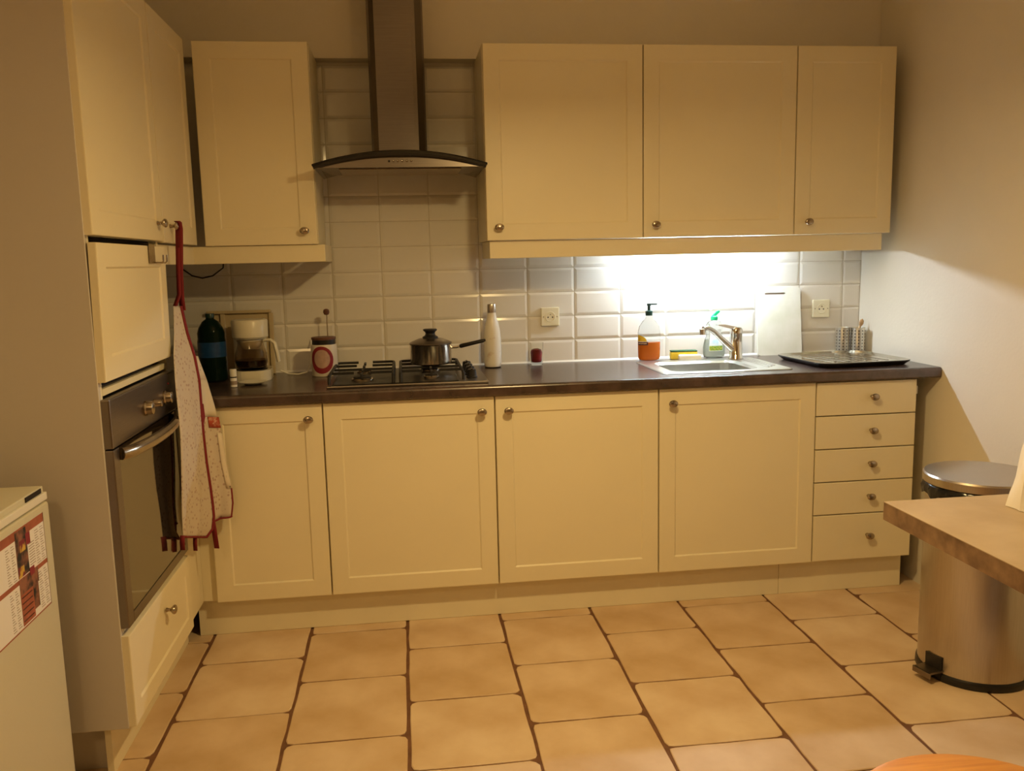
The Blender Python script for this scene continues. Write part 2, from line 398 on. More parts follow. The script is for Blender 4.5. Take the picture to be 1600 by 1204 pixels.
# wall cabinets
ZW, HW, YW = 1.3788, .7072, -.3295
def wall_cab(x0, x1, kx, lab):
    w = x1 - x0
    c = thing('wall_cabinet', lab, 'cabinet', (x0, -.002, ZW), group='wall cabinets')
    carcass(MB(), w, -YW - .02 - .003, HW).build('body', M['cream'], c)
    d = door_mb(w - .004, HW).build('door', M['cream'], c, (.002, YW + .02 + .002, 0))
    knob(d, kx if kx > 0 else w + kx, .048)
wall_cab(-1.007, -.6062, -.047, 'cream wall cabinet to the left of the cooker hood')
wall_cab(.013, .615, .045, 'cream wall cabinet just right of the cooker hood')
wall_cab(.615, 1.2205, .043, 'cream wall cabinet above the lit sink, in the middle of three')
wall_cab(1.2205, 1.6226, .05, 'narrow cream wall cabinet nearest the right wall')
lr = MB(); lr.box(.025, 1.597, -.312, -.296, 1.312, 1.3775, bev=.002); lr.box(.025, .041, -.296, -.003, 1.312, 1.3775); lr.box(1.581, 1.597, -.296, -.003, 1.312, 1.3775)
tag(lr.build('light_rail', M['cream']), 'long cream light rail under the three right-hand wall cabinets', 'rail', 'light rails')
lr = MB(); lr.box(-1.052, -.584, -.318, -.302, 1.315, 1.3775, bev=.002); lr.box(-1.066, -1.050, -.786, -.302, 1.315, 1.3775, bev=.002); lr.box(-.600, -.584, -.302, -.003, 1.315, 1.3775)
tag(lr.build('light_rail', M['cream']), 'short cream corner light rail under the left wall cabinets', 'rail', 'light rails')

# tall oven cabinet on the left wall: local x runs away from the camera, front faces +x world
YN, YFAR, XF = -1.418, -.792, -1.048
tw = YFAR - YN
c = thing('oven_cabinet', 'tall cream cabinet with white side panel housing the built-in oven', 'cabinet', (XL + .002, YN, 0), PI / 2)
dp = XF - XL - .002
mb = MB()
mb.box(.016, .032, -dp + .001, 0, .14, 2.088); mb.box(tw - .018, tw, -dp, 0, .14, 2.088); mb.box(.032, tw - .018, -.012, 0, .14, 2.088)
for z0, z1 in ((.14, .158), (.386, .402), (.9962, 1.0125), (1.385, 1.401), (2.07, 2.088)): mb.box(.032, tw - .018, -dp, -.012, z0, z1)
mb.build('body', M['cream'], c)
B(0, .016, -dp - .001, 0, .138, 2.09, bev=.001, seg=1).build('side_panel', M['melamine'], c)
d = door_mb(tw - .006, .700).build('door', M['cream'], c, (.003, -dp, 1.386)); knob(d, tw - .062, .052)
fl = door_mb(tw - .022, .336).build('flap_door', M['cream'], c, (.003, -dp, 1.033), (math.radians(1.0), 0, 0))
d = door_mb(tw - .006, .243, frame=.066).build('drawer_front', M['cream'], c, (.003, -dp, .142)); knob(d, tw * .53, .176)
B(.030, tw + .20, -dp + .055, -dp + .071, .0005, .1375).build('plinth_board', M['cream_plinth'], c)
B(.062, .074, -dp + .072, -.02, .0005, .1375).build('plinth_return', M['melamine'], c)
B(.033, tw - .019, -dp + .022, -.013, 1.0135, 1.384).build('gap_shade_box', M['dark_fill'], c)  # added dark box: shade of the slots around the flap, put in as colour
for q in (.06, .56): MB().lathe([(.016, .02), (.02, .012), (.02, .001)][::-1], 14, c=(q, -.30, 0)).lathe([(.012, .02), (.012, .14)], 12, c=(q, -.30, 0)).build('cabinet_foot', M['black_plastic'], c)
# filler beyond it
o = B(-1.062, -1.046, YFAR + .002, -.574, .1392, .832).build('filler_panel', M['cream']); tag(o, 'cream filler panel between the oven cabinet and the corner', 'panel')

# built-in oven
ow = tw - .010
ov = thing('built_in_oven', 'brown-grey stainless steel built-in oven with a dark glass door', 'oven', (XF, YN + .005, .402), PI / 2)
oh = .590
B(.035, ow - .03, 0.002, .03, .004, oh - .006).build('oven_box', M['black_matt'], ov)
mb = MB(); fz = .125
mb.box(.001, ow - .001, -.022, 0, oh - fz, oh - .002, bev=.004); mb.build('control_panel', M['steel_h'], ov)
fr = MB(); fr.box(.001, .045, -.022, 0, .002, oh - fz - .003, bev=.003); fr.box(ow - .03, ow - .001, -.022, 0, .002, oh - fz - .003, bev=.003); fr.box(.045, ow - .03, -.022, 0, .002, .03, bev=.002)
fr.build('door_frame', M['steel_h'], ov)
B(.046, ow - .031, -.020, -.002, .031, oh - fz - .004).build('door_glass', M['oven_glass'], ov)
hp = []
for i in range(17):
    t_ = i / 16; hp.append((.05 + (ow - .115) * t_, -.024 - .036 * math.sin(PI * t_) ** .5, oh - fz - .022 - .02 * 0))
mb = MB(); mb.tube(hp, .0125, 10, flat=1.3); mb.build('door_handle', M['nickel'], ov)
for k, xx in enumerate((ow * .46, ow * .60, ow * .78)):
    r_ = .021 if k != 1 else .012
    kk = MB().lathe([(r_, 0), (r_, .004), (r_ * .86, .007), (r_ * .8, .022), (r_ * .6, .024), (.0001, .024)], 22, axis='-y').build('control_knob', M['nickel'], ov, (xx, -.022, oh - .07))
MB().lathe([(.003, 0), (.003, .002)], 10, axis='-y').build('pilot_light', M['red_print'], ov, (ow * .86, -.022, oh - .035))

# wall cabinet on the left wall, beyond the tall one
wl = -.3465 - YFAR - .004
c = thing('wall_cabinet', 'cream wall cabinet in the left corner between tall cabinet and back wall', 'cabinet', (XL + .002, YFAR + .002, ZW + .004), PI / 2, group='wall cabinets')
carcass(MB(), wl, dp, HW - .002).build('body', M['cream'], c)
d = door_mb(wl - .004, HW - .004).build('door', M['cream'], c, (.002, -dp, 0)); knob(d, .078, .052)

# ================================================================== WORKTOP, SINK
ZT, TT, YT = .8726, .0389, -.6133
wt = MB()
prof = [(-.55, ZT - TT), (YT + .004, ZT - TT), (YT, ZT - TT + .006), (YT, ZT - .012)]
for i in range(1, 6):
    a = i / 6 * PI / 2; prof.append((YT + .012 - .012 * math.cos(a), ZT - .012 + .012 * math.sin(a)))
prof += [(YT + .012, ZT), (-.55, ZT)]
SX0, SX1, SY0, SY1 = .662, 1.045, -.485, -.165      # cut-out for the basin
wt.prism(prof, XL + .001, 1.681, 'x')
wt.box(XL + .001, SX0, -.55, -.0015, ZT - TT, ZT); wt.box(SX1, 1.681, -.55, -.0015, ZT - TT, ZT)
wt.box(SX0, SX1, -.55, SY0, ZT - TT, ZT); wt.box(SX0, SX1, SY1, -.0015, ZT - TT, ZT)
tag(wt.build('worktop', M['worktop']), 'long dark slate-look worktop running along the back wall', 'worktop')

sk = thing('kitchen_sink', 'stainless steel inset sink with one bowl and a draining ledge', 'sink', (0, 0, ZT))
rim = MB(); o_ = rrect(.640, 1.145, -.520, -.115, .018, 4); i_ = rrect(.690, 1.035, -.478, -.175, .05, 4)
o2 = rrect(.645, 1.140, -.515, -.120, .016, 4)
ring(rim, o_, .0005, o_, .002); ring(rim, o_, .002, o2, .0045); ring(rim, o2, .0045, i_, .0035)
rim.build('rim', M['sink'], sk)
bs = MB(); b1 = rrect(.700, 1.025, -.468, -.185, .045, 4); b2 = rrect(.720, 1.005, -.448, -.205, .045, 4)
ring(bs, i_, .0035, b1, -.006); ring(bs, b1, -.006, b1, -.12); ring(bs, b1, -.12, b2, -.145)
bs.add([(x, y, -.145) for x, y in b2], [tuple(range(len(b2)))])
bs.build('basin', M['sink'], sk)
MB().lathe([(.028, -.1445), (.028, -.143), (.02, -.1425), (.0001, -.1435)], 24, c=(.86, -.32, 0)).build('drain', M['chrome'], sk)
for k in range(3):
    xx = 1.075 + k * .020
    MB().tube([(xx, -.45 + .02 * k, .0045), (xx, -.20, .0045)], .004, 8, flat=.5).build('drain_groove', M['sink'], sk)

fa = thing('mixer_tap', 'chrome single-lever mixer tap standing behind the sink bowl', 'tap', (1.062, -.150, ZT + .0045))
MB().lathe([(.031, 0), (.031, .004), (.0265, .010), (.0255, .10), (.0268, .104), (.0268, .122), (.021, .131), (.0001, .134)], 28).build('tap_body', M['chrome'], fa)
sp = [(0, 0, .028), (-.03, -.012, .050), (-.075, -.030, .088), (-.115, -.046, .122), (-.135, -.054, .134), (-.152, -.060, .137), (-.163, -.065, .134)]
MB().tube(sp, [.014, .013, .0115, .0105, .0105, .0105, .0105], 12).build('spout', M['chrome'], fa)
MB().lathe([(.0125, 0), (.0125, .022), (.0105, .024)], 16, c=(-.170, -.068, .112)).build('aerator', M['chrome'], fa)
mb = MB(); mb.prism([(-.092, .146), (-.06, .146), (.018, .128), (.018, .121), (-.02, .124), (-.092, .142)], -.011, .011, 'y')
mb.build('lever', M['chrome'], fa, rot=(0, 0, math.radians(12)))

# ================================================================== HOB AND COOKER HOOD
hb = thing('gas_hob', 'black gas hob with steel edge and iron pan supports set in the worktop', 'hob', (-.300, -.318, ZT))
hw, hd = .285, .232
B(-hw, hw, -hd, hd, .0006, .009, bev=.003).build('steel_tray', M['steel_h'], hb)
B(-hw + .018, hw - .105, -hd + .018, hd - .016, .0085, .0115, bev=.0015, seg=1).build('black_plate', M['black'], hb)
burn = [(-.165, .105, .030), (-.165, -.115, .040), (.085, .105, .042), (.085, -.115, .028)]
for bx, by, br in burn:
    q = MB().lathe([(br, .0115), (br, .018), (br * .9, .021)], 24, c=(bx, by, 0)).build('burner', M['nickel'], hb)
    MB().lathe([(br * .82, .021), (br * .82, .025), (br * .7, .027), (.0001, .0272)], 24, c=(bx, by, 0)).build('burner_cap', M['black_matt'], q)
for s in (-.165, .085):
    gr = MB(); x0, x1, y0, y1, zt = s - .112, s + .112, -.205, .205, .040
    for xx in (x0, x1):
        gr.tube([(xx, y0, .0115), (xx, y0 + .004, zt - .004), (xx, y0 + .012, zt), (xx, y1 - .012, zt), (xx, y1 - .004, zt - .004), (xx, y1, .0115)], .0055, 8)
    for by in (-.115, .105):
        for sx in (-1, 1): gr.box(*(sorted((s + sx * .112, s + sx * .030))), by - .004, by + .004, zt - .005, zt + .004)
        for sy in (-1, 1):
            gr.box(s - .004, s + .004, *(sorted((by + sy * .025, by + sy * .078))), zt - .005, zt + .004)
    for sx in (-1, 1):
        gr.tube([(s + sx * .112, y1 - .006, zt), (s + sx * .100, y1, zt + .001), (s + sx * .028, y1, zt + .001)], .005, 8)
    gr.box(s - .112, s + .112, -.006, .006, zt - .006, zt + .002)
    gr.build('pan_support', M['black_matt'], hb)
for k in range(4):
    MB().lathe([(.021, .009), (.021, .013), (.018, .016), (.016, .037), (.013, .040), (.0001, .040)], 20, c=(hw - .052, -.13 + k * .085, 0)).box(hw - .055, hw - .049, -.145 + k * .085, -.115 + k * .085, .03, .043).build('control_knob', M['black_plastic'], hb)

HX = -.2965
hd_ = thing('cooker_hood', 'stainless steel chimney cooker hood with curved dark glass canopy', 'hood', (HX, 0, 1.635))
ch = [(-.103, -.003), (-.103, -.20), (-.082, -.262), (.062, -.275), (.072, -.262), (.103, -.20), (.103, -.003)]
MB().prism([(-.103, -.073), (-.103, -.225), (-.094, -.255), (-.076, -.270), (.058, -.270), (.072, -.266), (.096, -.235), (.103, -.215), (.103, -.073)], .055, .90, 'z').build('chimney', M['chimney'], hd_)
gl = MB(); rowsT = []; n = 28
def arc(u): return .058 - .046 * (u / .304) ** 2
for yy in (-.482, -.40, -.30, -.003):
    rowsT.append([(-.304 + .608 * i / n, yy, arc(-.304 + .608 * i / n)) for i in range(n + 1)])
gl.grid(rowsT); gl.grid([[(x, y, z - .007) for x, y, z in r] for r in rowsT])
for a, b in ((rowsT[0], [(x, y, z - .007) for x, y, z in rowsT[0]]),): gl.grid([a, b], False)
gl.build('glass_canopy', M['hood_glass'], hd_)
tr = MB(); tr.tube([(x, -.481, arc(x) - .012) for x in [-.300 + .6 * i / 30 for i in range(31)]], [.0125 - .006 * abs(i - 15) / 15 for i in range(31)], 8, flat=1.0)
tr.build('canopy_trim', M['black_plastic'], hd_)
bd = MB(); m_ = 24; top = [(-.292 + .584 * i / m_) for i in range(m_ + 1)]
f0 = [(x, -.474, max(arc(x) - .016, .0035)) for x in top]; f1 = [(x, -.474, 0.0) for x in top]
r0 = [(x * .875, -.205, max(arc(x) - .016, .0035)) for x in top]; r1 = [(x * .875, -.205, 0.0) for x in top]
bd.grid([f1, f0, r0, r1, f1], False)
for e in (0, -1): bd.add([f0[e], f1[e], r1[e], r0[e]], [(0, 1, 2, 3)])
bd.build('hood_body', M['steel_h'], hd_)
B(-.215, .215, -.445, -.235, -.0045, -.0005, bev=.001, seg=1).build('grease_filter', M['nickel'], hd_)
for k in range(6):
    MB().lathe([(.0036, 0), (.0036, .004), (.0026, .0055), (.0001, .0058)], 12, axis='-y').build('button', M['chrome'] if k else M['black_plastic'], hd_, (-.039 + k * .0155, -.474, .0205))

# ================================================================== THINGS ON THE WORKTOP
Z0 = ZT
# saucepan
pn = thing('saucepan', 'small stainless steel saucepan with lid on the right of the hob', 'saucepan', (-.209, -.265, ZT + .0445))
MB().lathe([(.074, 0), (.079, .004), (.080, .073), (.083, .077), (.081, .078), (.077, .073), (.076, .006), (.0001, .005)], 40).build('pan_body', P('pan_steel', (.70, .64, .56), .17, 1), pn)
MB().lathe([(.082, .0785), (.082, .081), (.075, .085), (.045, .097), (.0001, .100)], 40).build('lid', M['steel_h'], pn)
MB().lathe([(.030, .0965), (.030, .104), (.021, .109), (.018, .116), (.020, .122), (.027, .128), (.027, .132), (.024, .134), (.0001, .1345)], 28).build('lid_knob', M['black_plastic'], pn)
hr = math.radians(8)
MB().tube([(.080, 0, .060), (.100, -.002, .061), (.115, -.003, .064)], .005, 8).build('handle_bracket', M['chrome'], pn)
MB().tube([(.110, -.003, .063), (.116, -.003, .064), (.20, -.010, .082), (.212, -.011, .085)], [.007, .011, .0095, .006], 10, flat=.75).build('handle', M['black_plastic'], pn)
# insulated bottle
bt = thing('insulated_bottle', 'white insulated drinking bottle with steel cap beside the hob', 'bottle', (.0475, -.095, Z0))
MB().lathe([(.031, .001), (.034, .006), (.0355, .02), (.0358, .115), (.033, .150), (.026, .185), (.019, .207), (.0172, .222), (.0172, .2235)], 36).build('bottle_body', M['bottle_white'], bt)
MB().lathe([(.0182, .2235), (.0186, .227), (.0182, .252), (.0165, .258), (.0001, .2595)], 32).build('cap', M['steel'], bt)
MB().lathe([(.0315, .0002), (.0345, .0045)], 36, caps=False).build('base_ring', M['black_plastic'], bt)
# tumbler
gs = thing('glass_tumbler', 'small clear glass holding dark red wax on the worktop', 'glass', (.229, -.090, Z0))
MB().lathe([(.023, .0005), (.026, .004), (.029, .095), (.0275, .095), (.0245, .014), (.0001, .012)], 28).build('glass_wall', M['glass'], gs)
MB().lathe([(.018, .0145), (.0225, .018), (.0245, .055), (.020, .066), (.010, .070), (.0001, .0705)], 24).build('wax', M['red_wax'], gs)
# sockets
def socket(x, z, lab):
    s_ = thing('wall_socket', lab, 'socket', (x, -.0005, z), group='wall sockets')
    B(-.039, .039, -.011, 0, -.039, .039, bev=.004).build('plate', M['ivory'], s_)
    MB().lathe([(.0215, .0112), (.0205, .0125), (.0195, .0125), (.0190, .0108), (.0001, .0108)], 28, axis='-y').build('recess', M['ivory'], s_)
    for dx in (-.0095, .0095): MB().lathe([(.003, .0109), (.003, .0114), (.0001, .0114)], 10, axis='-y', c=(dx, 0, -.002)).build('pin_hole', M['black_plastic'], s_)
    MB().lathe([(.0022, .0109), (.0022, .017), (.0001, .018)], 10, axis='-y', c=(0, 0, .010)).build('earth_pin', M['nickel'], s_)
    for dx in (-.029, .029): MB().lathe([(.0022, .0109), (.0022, .0116), (.0001, .0116)], 8, axis='-y', c=(dx, 0, 0)).build('screw', M['nickel'], s_)
socket(.303, 1.066, 'ivory wall socket on the tiles above the small red glass')
socket(1.503, 1.065, 'ivory wall socket on the tiles right of the white chopping board')
# soap pump bottle
sb = thing('soap_bottle', 'clear pump bottle half full of orange liquid soap beside the sink', 'bottle', (.710, -.078, Z0))
sb.location.z = Z0 + .0005
MB().lathe([(.030, .001), (.040, .003), (.046, .014), (.0475, .05), (.0475, .12), (.042, .145), (.028, .166), (.015, .178), (.013, .190)], 36, sx=1, sy=.62).build('bottle_body', M['clear'], sb)
MB().lathe([(.030, .003), (.040, .0055), (.0445, .015), (.0455, .05), (.0455, .079), (.0001, .0795)], 36, sx=1, sy=.6).build('liquid_soap', M['orange'], sb)
MB().lathe([(.0155, .190), (.0155, .208), (.010, .211), (.006, .212), (.006, .230), (.009, .231), (.009, .240), (.0001, .2405)], 22).box(0, .034, -.0045, .0045, .2335, .240, bev=.001, seg=1).build('pump', M['pump_green'], sb)
lb = MB(); prof_r = lambda a: (.0480 * math.cos(a), .0480 * .625 * math.sin(a))
def wrap(mb, a0, a1, z0, z1, rx, ry, n=8):
    A = [math.radians(a0 + (a1 - a0) * i / n) for i in range(n + 1)]
    return mb.grid([[(rx * math.cos(a), ry * math.sin(a), z) for a in A] for z in (z0, z1)])
wrap(lb, 188, 255, .068, .082, .0484, .0303).build('name_label', M['dark_label'], sb)
for k in range(6): wrap(MB(), 196 + k * 9, 202 + k * 9, .073 + .0006 * (k % 2), .0775, .0487, .0306, 2).build('lettering', M['cream_ink'], sb)
yl = MB(); A = [math.radians(188 + 62 * i / 12) for i in range(13)]
yl.grid([[(.0483 * math.cos(a), .0302 * math.sin(a), .083) for a in A], [(.0483 * math.cos(a), .0302 * math.sin(a), .083 + .028 * math.sqrt(max(0, 1 - (i / 12) ** 2))) for i, a in enumerate(A)]])
yl.build('fruit_label', M['yellow'], sb)
# sponge
sg = thing('sponge', 'yellow washing-up sponge with dark scouring side lying behind the sink', 'sponge', (.865, -.062, Z0), math.radians(-6))
B(-.056, .056, -.018, .018, .0008, .032, bev=.004).build('foam', M['sponge_y'], sg)
B(-.056, .056, -.018, .018, .0322, .038, bev=.002, seg=1).build('scouring_pad', M['sponge_g'], sg)
o = B(-.047, .047, -.016, .016, 0, .022, bev=.007, seg=3).build('scrubbing_pad', M['soap_bar'], None, (.880, -.099, Z0 + .0008), (0, 0, math.radians(-5)))
o.location.z = Z0 + .0008; tag(o, 'off-white scrubbing pad in front of the yellow sponge', 'sponge')
# dish soap
ds = thing('dish_soap_bottle', 'clear waisted washing-up liquid bottle with a green flip cap behind the tap', 'bottle', (1.005, -.046, Z0 + .0005))
MB().lathe([(.036, .001), (.044, .004), (.048, .02), (.048, .045), (.042, .075), (.036, .092), (.036, .102), (.038, .118), (.036, .138), (.027, .152), (.013, .158), (.012, .162)], 36, sx=1, sy=.6).build('bottle_body', M['clear'], ds)
MB().lathe([(.034, .003), (.042, .006), (.046, .02), (.046, .045), (.040, .074), (.039, .078), (.0001, .0785)], 30, sx=1, sy=.58).build('washing_up_liquid', P('pale_liquid', (.82, .86, .78), .2, trans=.6, ior=1.2), ds)
MB().lathe([(.0145, .160), (.0145, .174), (.011, .178), (.0001, .1785)], 20).prism([(-.010, .178), (.004, .178), (.024, .194), (.020, .200), (.008, .196), (-.002, .185)], -.007, .007, 'y').build('flip_cap', M['cap_green'], ds)
def hug(z):
    pts = [(.001, .036), (.02, .048), (.045, .048), (.075, .042), (.092, .036), (.102, .036), (.118, .038), (.138, .036)]
    for (a, ra), (b, rb) in zip(pts, pts[1:]):
        if a <= z <= b: return ra + (rb - ra) * (z - a) / (b - a)
    return .036
def hugging(z0, z1, a0, a1, off):
    mb = MB(); rows = []
    for j in range(9):
        z = z0 + (z1 - z0) * j / 8; r_ = hug(z) + off
        rows.append([(r_ * math.cos(math.radians(a0 + (a1 - a0) * i / 8)), r_ * .6 * math.sin(math.radians(a0 + (a1 - a0) * i / 8)), z) for i in range(9)])
    return mb.grid(rows)
hugging(.030, .122, 232, 308, .0008).build('label', M['label_white'], ds)
hugging(.032, .052, 234, 306, .0013).build('leaf_picture', M['label_leaf'], ds)
# white chopping board leaning on the tiles
cb = thing('chopping_board', 'white plastic chopping board leaning against the tiles behind the drainer', 'chopping board', (1.300, -.052, Z0), math.radians(-3))
cbm = MB(); ou = rrect(-.097, .097, 0, .292, .012, 4); hs = rrect(-.060, .030, .262, .270, .0035, 4)
n1 = len(ou)
for yy in (0, .010): pass
ou3 = [(x, z) for x, z in ou]
cbm2 = bmesh.new()
vo = [cbm2.verts.new((x, 0, z)) for x, z in ou]; vi = [cbm2.verts.new((x, 0, z)) for x, z in hs]
n_ = len(ou)
for i in range(n_):
    cbm2.faces.new((vo[i], vo[(i + 1) % n_], vi[(i + 1) % n_], vi[i]))
ex = bmesh.ops.extrude_face_region(cbm2, geom=cbm2.faces[:])
for e in ex['geom']:
    if isinstance(e, bmesh.types.BMVert): e.co.y += .010
cbm.bm(cbm2).build('board', M['board_white'], cb, rot=(math.radians(-7.5), 0, 0))
wrap_ = B(-.058, .028, .0085, .0095, .2625, .2695).build('hand_hole', M['ink'], cb, rot=(math.radians(-7.5), 0, 0))
# tray
ty = thing('serving_tray', 'shiny rectangular tray with black edge lying on the worktop at the right', 'tray', (1.428, -.342, Z0), math.radians(3))
p0 = rrect(-.180, .180, -.178, .178, .05, 4); p1 = rrect(-.196, .196, -.194, .194, .055, 4); p2 = rrect(-.172, .172, -.170, .170, .048, 4)
tm = MB(); ring(tm, p0, .0005, p1, .016); ring(tm, p1, .016, p1, .020); tm.add([(x, y, .0005) for x, y in p0], [tuple(range(len(p0)))]); tm.build('tray_base', M['black_plastic'], ty)
tm = MB(); p3 = rrect(-.190, .190, -.188, .188, .053, 4); ring(tm, p1, .020, p3, .021); ring(tm, p3, .021, p2, .014); tm.add([(x, y, .014) for x, y in p2], [tuple(range(len(p2)))]); tm.build('tray_face', M['tray_top'], ty)
for k in range(6):
    xx = -.13 + k * .045
    MB().tube([(xx, .10, .0145), (xx + .03, -.12, .0145)], .004, 8, flat=.4).build('tray_rib', M['tray_top'], ty)
# cutlery pots
def pot(x, y, lab, r=.0295, h=.112):
    p = thing('cutlery_pot', lab, 'pot', (x, y, Z0), group='perforated cutlery pots')
    MB().lathe([(r, .0005), (r, h - .002), (r + .001, h), (r - .001, h), (r - .0015, h - .003), (r - .0015, .003), (.0001, .003)], 30).build('pot_wall', M['pot_steel'], p)
    hm = MB()
    for a in range(12):
        for k in range(7):
            th = 2 * PI * a / 12 + .15; z = .018 + k * .0135
            cx, cy = (r + .0003) * math.cos(th), (r + .0003) * math.sin(th); tx, ty_ = -math.sin(th), math.cos(th)
            s_ = .0027
            hm.add([(cx + tx * s_ * math.cos(b), cy + ty_ * s_ * math.cos(b), z + s_ * math.sin(b)) for b in [2 * PI * q / 8 for q in range(8)]], [tuple(range(8))])
    o = hm.build('perforations', M['black_plastic'], p); o['kind'] = 'stuff'
    return p
pot(1.578, -.062, 'perforated steel cutlery pot, the left one of two, by the wall corner')
pot(1.634, -.088, 'perforated steel cutlery pot holding a wooden spoon, nearest the right wall')
ws = thing('wooden_spoon', 'pale wooden spoon sticking out of the right cutlery pot', 'spoon', (1.634, -.088, Z0 + .004))
MB().tube([(-.012, 0, 0), (.012, .004, .118)], .0042, 8).build('spoon_handle', M['wood_light'], ws)
MB().lathe([(.0001, 0), (.007, .004), (.0105, .014), (.009, .026), (.0001, .034)], 14, sx=1, sy=.5).build('spoon_bowl', M['wood_light'], ws, (.0115, .004, .112), (0, math.radians(16), 0))
# canister with dipper
cn = thing('canister', 'white tin canister with red ring motif and dark lid left of the hob', 'canister', (-.622, -.155, Z0))
MB().lathe([(.050, .001), (.0515, .004), (.0495, .120), (.048, .124), (.046, .124), (.046, .003)], 36).build('tin_body', M['tin'], cn)
MB().lathe([(.0455, .1235), (.0455, .142), (.0001, .1425)], 32).build('lid_seal', M['black_plastic'], cn)
MB().lathe([(.047, .1425), (.0475, .150), (.046, .152), (.0001, .152)], 32).build('wooden_lid', M['wood_dark'], cn)
wr_ = MB()
def ringwrap(a_c, z_c, ra, rz, w0, r, seg=28):
    mb = MB(); i_, o_ = [], []
    for k in range(seg + 1):
        b = 2 * PI * k / seg; ww = w0 * (.6 + .4 * math.sin(b * .5 - .6) ** 2)
        for lst, s_ in ((i_, 1 - ww), (o_, 1.0)):
            ang = math.radians(a_c) + ra * s_ * math.cos(b); z = z_c + rz * s_ * math.sin(b)
            lst.append((r * math.cos(ang), r * math.sin(ang), z))
    return mb.grid([i_, o_])
mb = MB(); rows = []
for k in range(6):
    s_ = k / 5; rows.append([(0.0517 * math.cos(math.radians(262) + .66 * s_ * math.cos(2 * PI * i / 28)), 0.0517 * math.sin(math.radians(262) + .66 * s_ * math.cos(2 * PI * i / 28)), .066 + .040 * s_ * math.sin(2 * PI * i / 28)) for i in range(29)])
mb.grid(rows).build('pink_motif', M['pink_print'], cn)
ringwrap(262, .066, .92, .053, .40, .0522).build('red_ring', M['red_print'], cn)
dpz = thing('long_pick', 'thin rod with a dark red ball end standing behind the canister', 'utensil', (-.612, -.085, Z0))
MB().tube([(0, 0, .0005), (.001, 0, .235)], .0022, 8).build('rod', M['nickel'], dpz)
MB().lathe([(.0001, .232), (.009, .235), (.0125, .244), (.011, .253), (.006, .257), (.0001, .2575)], 20).build('ball', M['wood_dark'], dpz)
# coffee maker
cf = thing('coffee_maker', 'cream filter coffee maker with glass jug in the dark corner', 'coffee maker', (-.893, -.185, Z0), math.radians(4))
bsp = rrect(-.072, .072, -.085, .10, .05, 6)
MB().prism(bsp, .0005, .040, 'z').build('base', M['coffee_body'], cf)
MB().lathe([(.058, .040), (.058, .043), (.0001, .0432)], 32, c=(0, -.02, 0)).build('hot_plate', M['black_plastic'], cf)
B(-.072, .050, .055, .10, .040, .175, bev=.006).build('water_tower', M['coffee_body'], cf)
mb = MB(); mb.lathe([(.058, .158), (.066, .166), (.068, .225), (.064, .231), (.0001, .233)], 36, c=(0, -.015, 0)); mb.build('filter_basket', M['coffee_body'], cf)
B(-.066, .052, .03, .10, .172, .228, bev=.006).build('basket_arm', M['coffee_body'], cf)
MB().lathe([(.040, .0435), (.056, .050), (.062, .075), (.060, .100), (.050, .130), (.047, .147), (.052, .153), (.050, .153), (.045, .147), (.048, .130), (.058, .100), (.060, .075), (.054, .052), (.0001, .046)], 36, c=(0, -.02, 0)).build('jug', M['smoke_glass'], cf)
MB().lathe([(.052, .0535), (.0585, .070), (.0590, .078), (.0001, .0785)], 32, c=(0, -.02, 0)).build('coffee', M['coffee'], cf)
MB().lathe([(.030, .120), (.040, .132), (.046, .150), (.044, .156), (.0001, .157)], 28, c=(0, -.02, 0)).build('jug_lid', M['coffee_body'], cf)
MB().tube([(.046, -.028, .150), (.075, -.034, .152), (.090, -.038, .140), (.098, -.04, .10), (.102, -.041, .068)], [.007, .008, .010, .010, .009], 10, flat=.8).build('jug_handle', M['coffee_body'], cf)
# board behind coffee maker
bb = thing('bread_board', 'cream board with raised rim leaning on the tiles behind the coffee maker', 'board', (-.957, -.038, Z0))
mb = MB(); mb.box(-.118, .125, 0, .008, .0005, .246); mb.build('panel', M['board_cream'], bb, rot=(math.radians(-5), 0, 0))
fr = MB(); fr.box(-.128, .122, -.016, .010, .246, .258, bev=.003); fr.build('top_rim', M['board_cream'], bb, rot=(math.radians(-5), 0, 0))
for s in (-.066, .122):
    B(s - .010, s + .008, -.012, 0, .0005, .246, bev=.003).build('side_rim', M['board_cream'], bb, rot=(math.radians(-5), 0, 0))
# water bottle
wb = thing('water_bottle', 'large dark green plastic water bottle with blue label in the corner', 'bottle', (-1.035, -.205, Z0))
MB().lathe([(.040, .001), (.049, .006), (.051, .02), (.049, .06), (.051, .075), (.049, .09), (.051, .10), (.051, .155), (.049, .165), (.050, .185), (.044, .205), (.030, .228), (.016, .238), (.014, .246)], 32).build('bottle_body', M['green_pet'], wb)
MB().lathe([(.0515, .095), (.0515, .152)], 32, caps=False).build('label', M['blue_label'], wb)
MB().lathe([(.0165, .243), (.0165, .256), (.0155, .258), (.0001, .2585)], 20).build('cap', M['pump_green'], wb)
# small white bottle
sw = thing('small_bottle', 'tiny white bottle with white cap in front of the coffee maker', 'bottle', (-.926, -.400, Z0))
MB().lathe([(.0105, .001), (.012, .002), (.012, .035), (.0115, .037), (.008, .039)], 20).build('bottle_body', M['paper'], sw)
MB().lathe([(.0122, .0395), (.0122, .064), (.0115, .066), (.0001, .0662)], 20).build('cap', M['white_plastic'], sw)
MB().lathe([(.0121, .0350), (.0121, .0392)], 20, caps=False).build('dark_band', M['black_plastic'], sw)
MB().lathe([(.0122, .010), (.0122, .024)], 20, caps=False).build('label', M['ink'], sw)
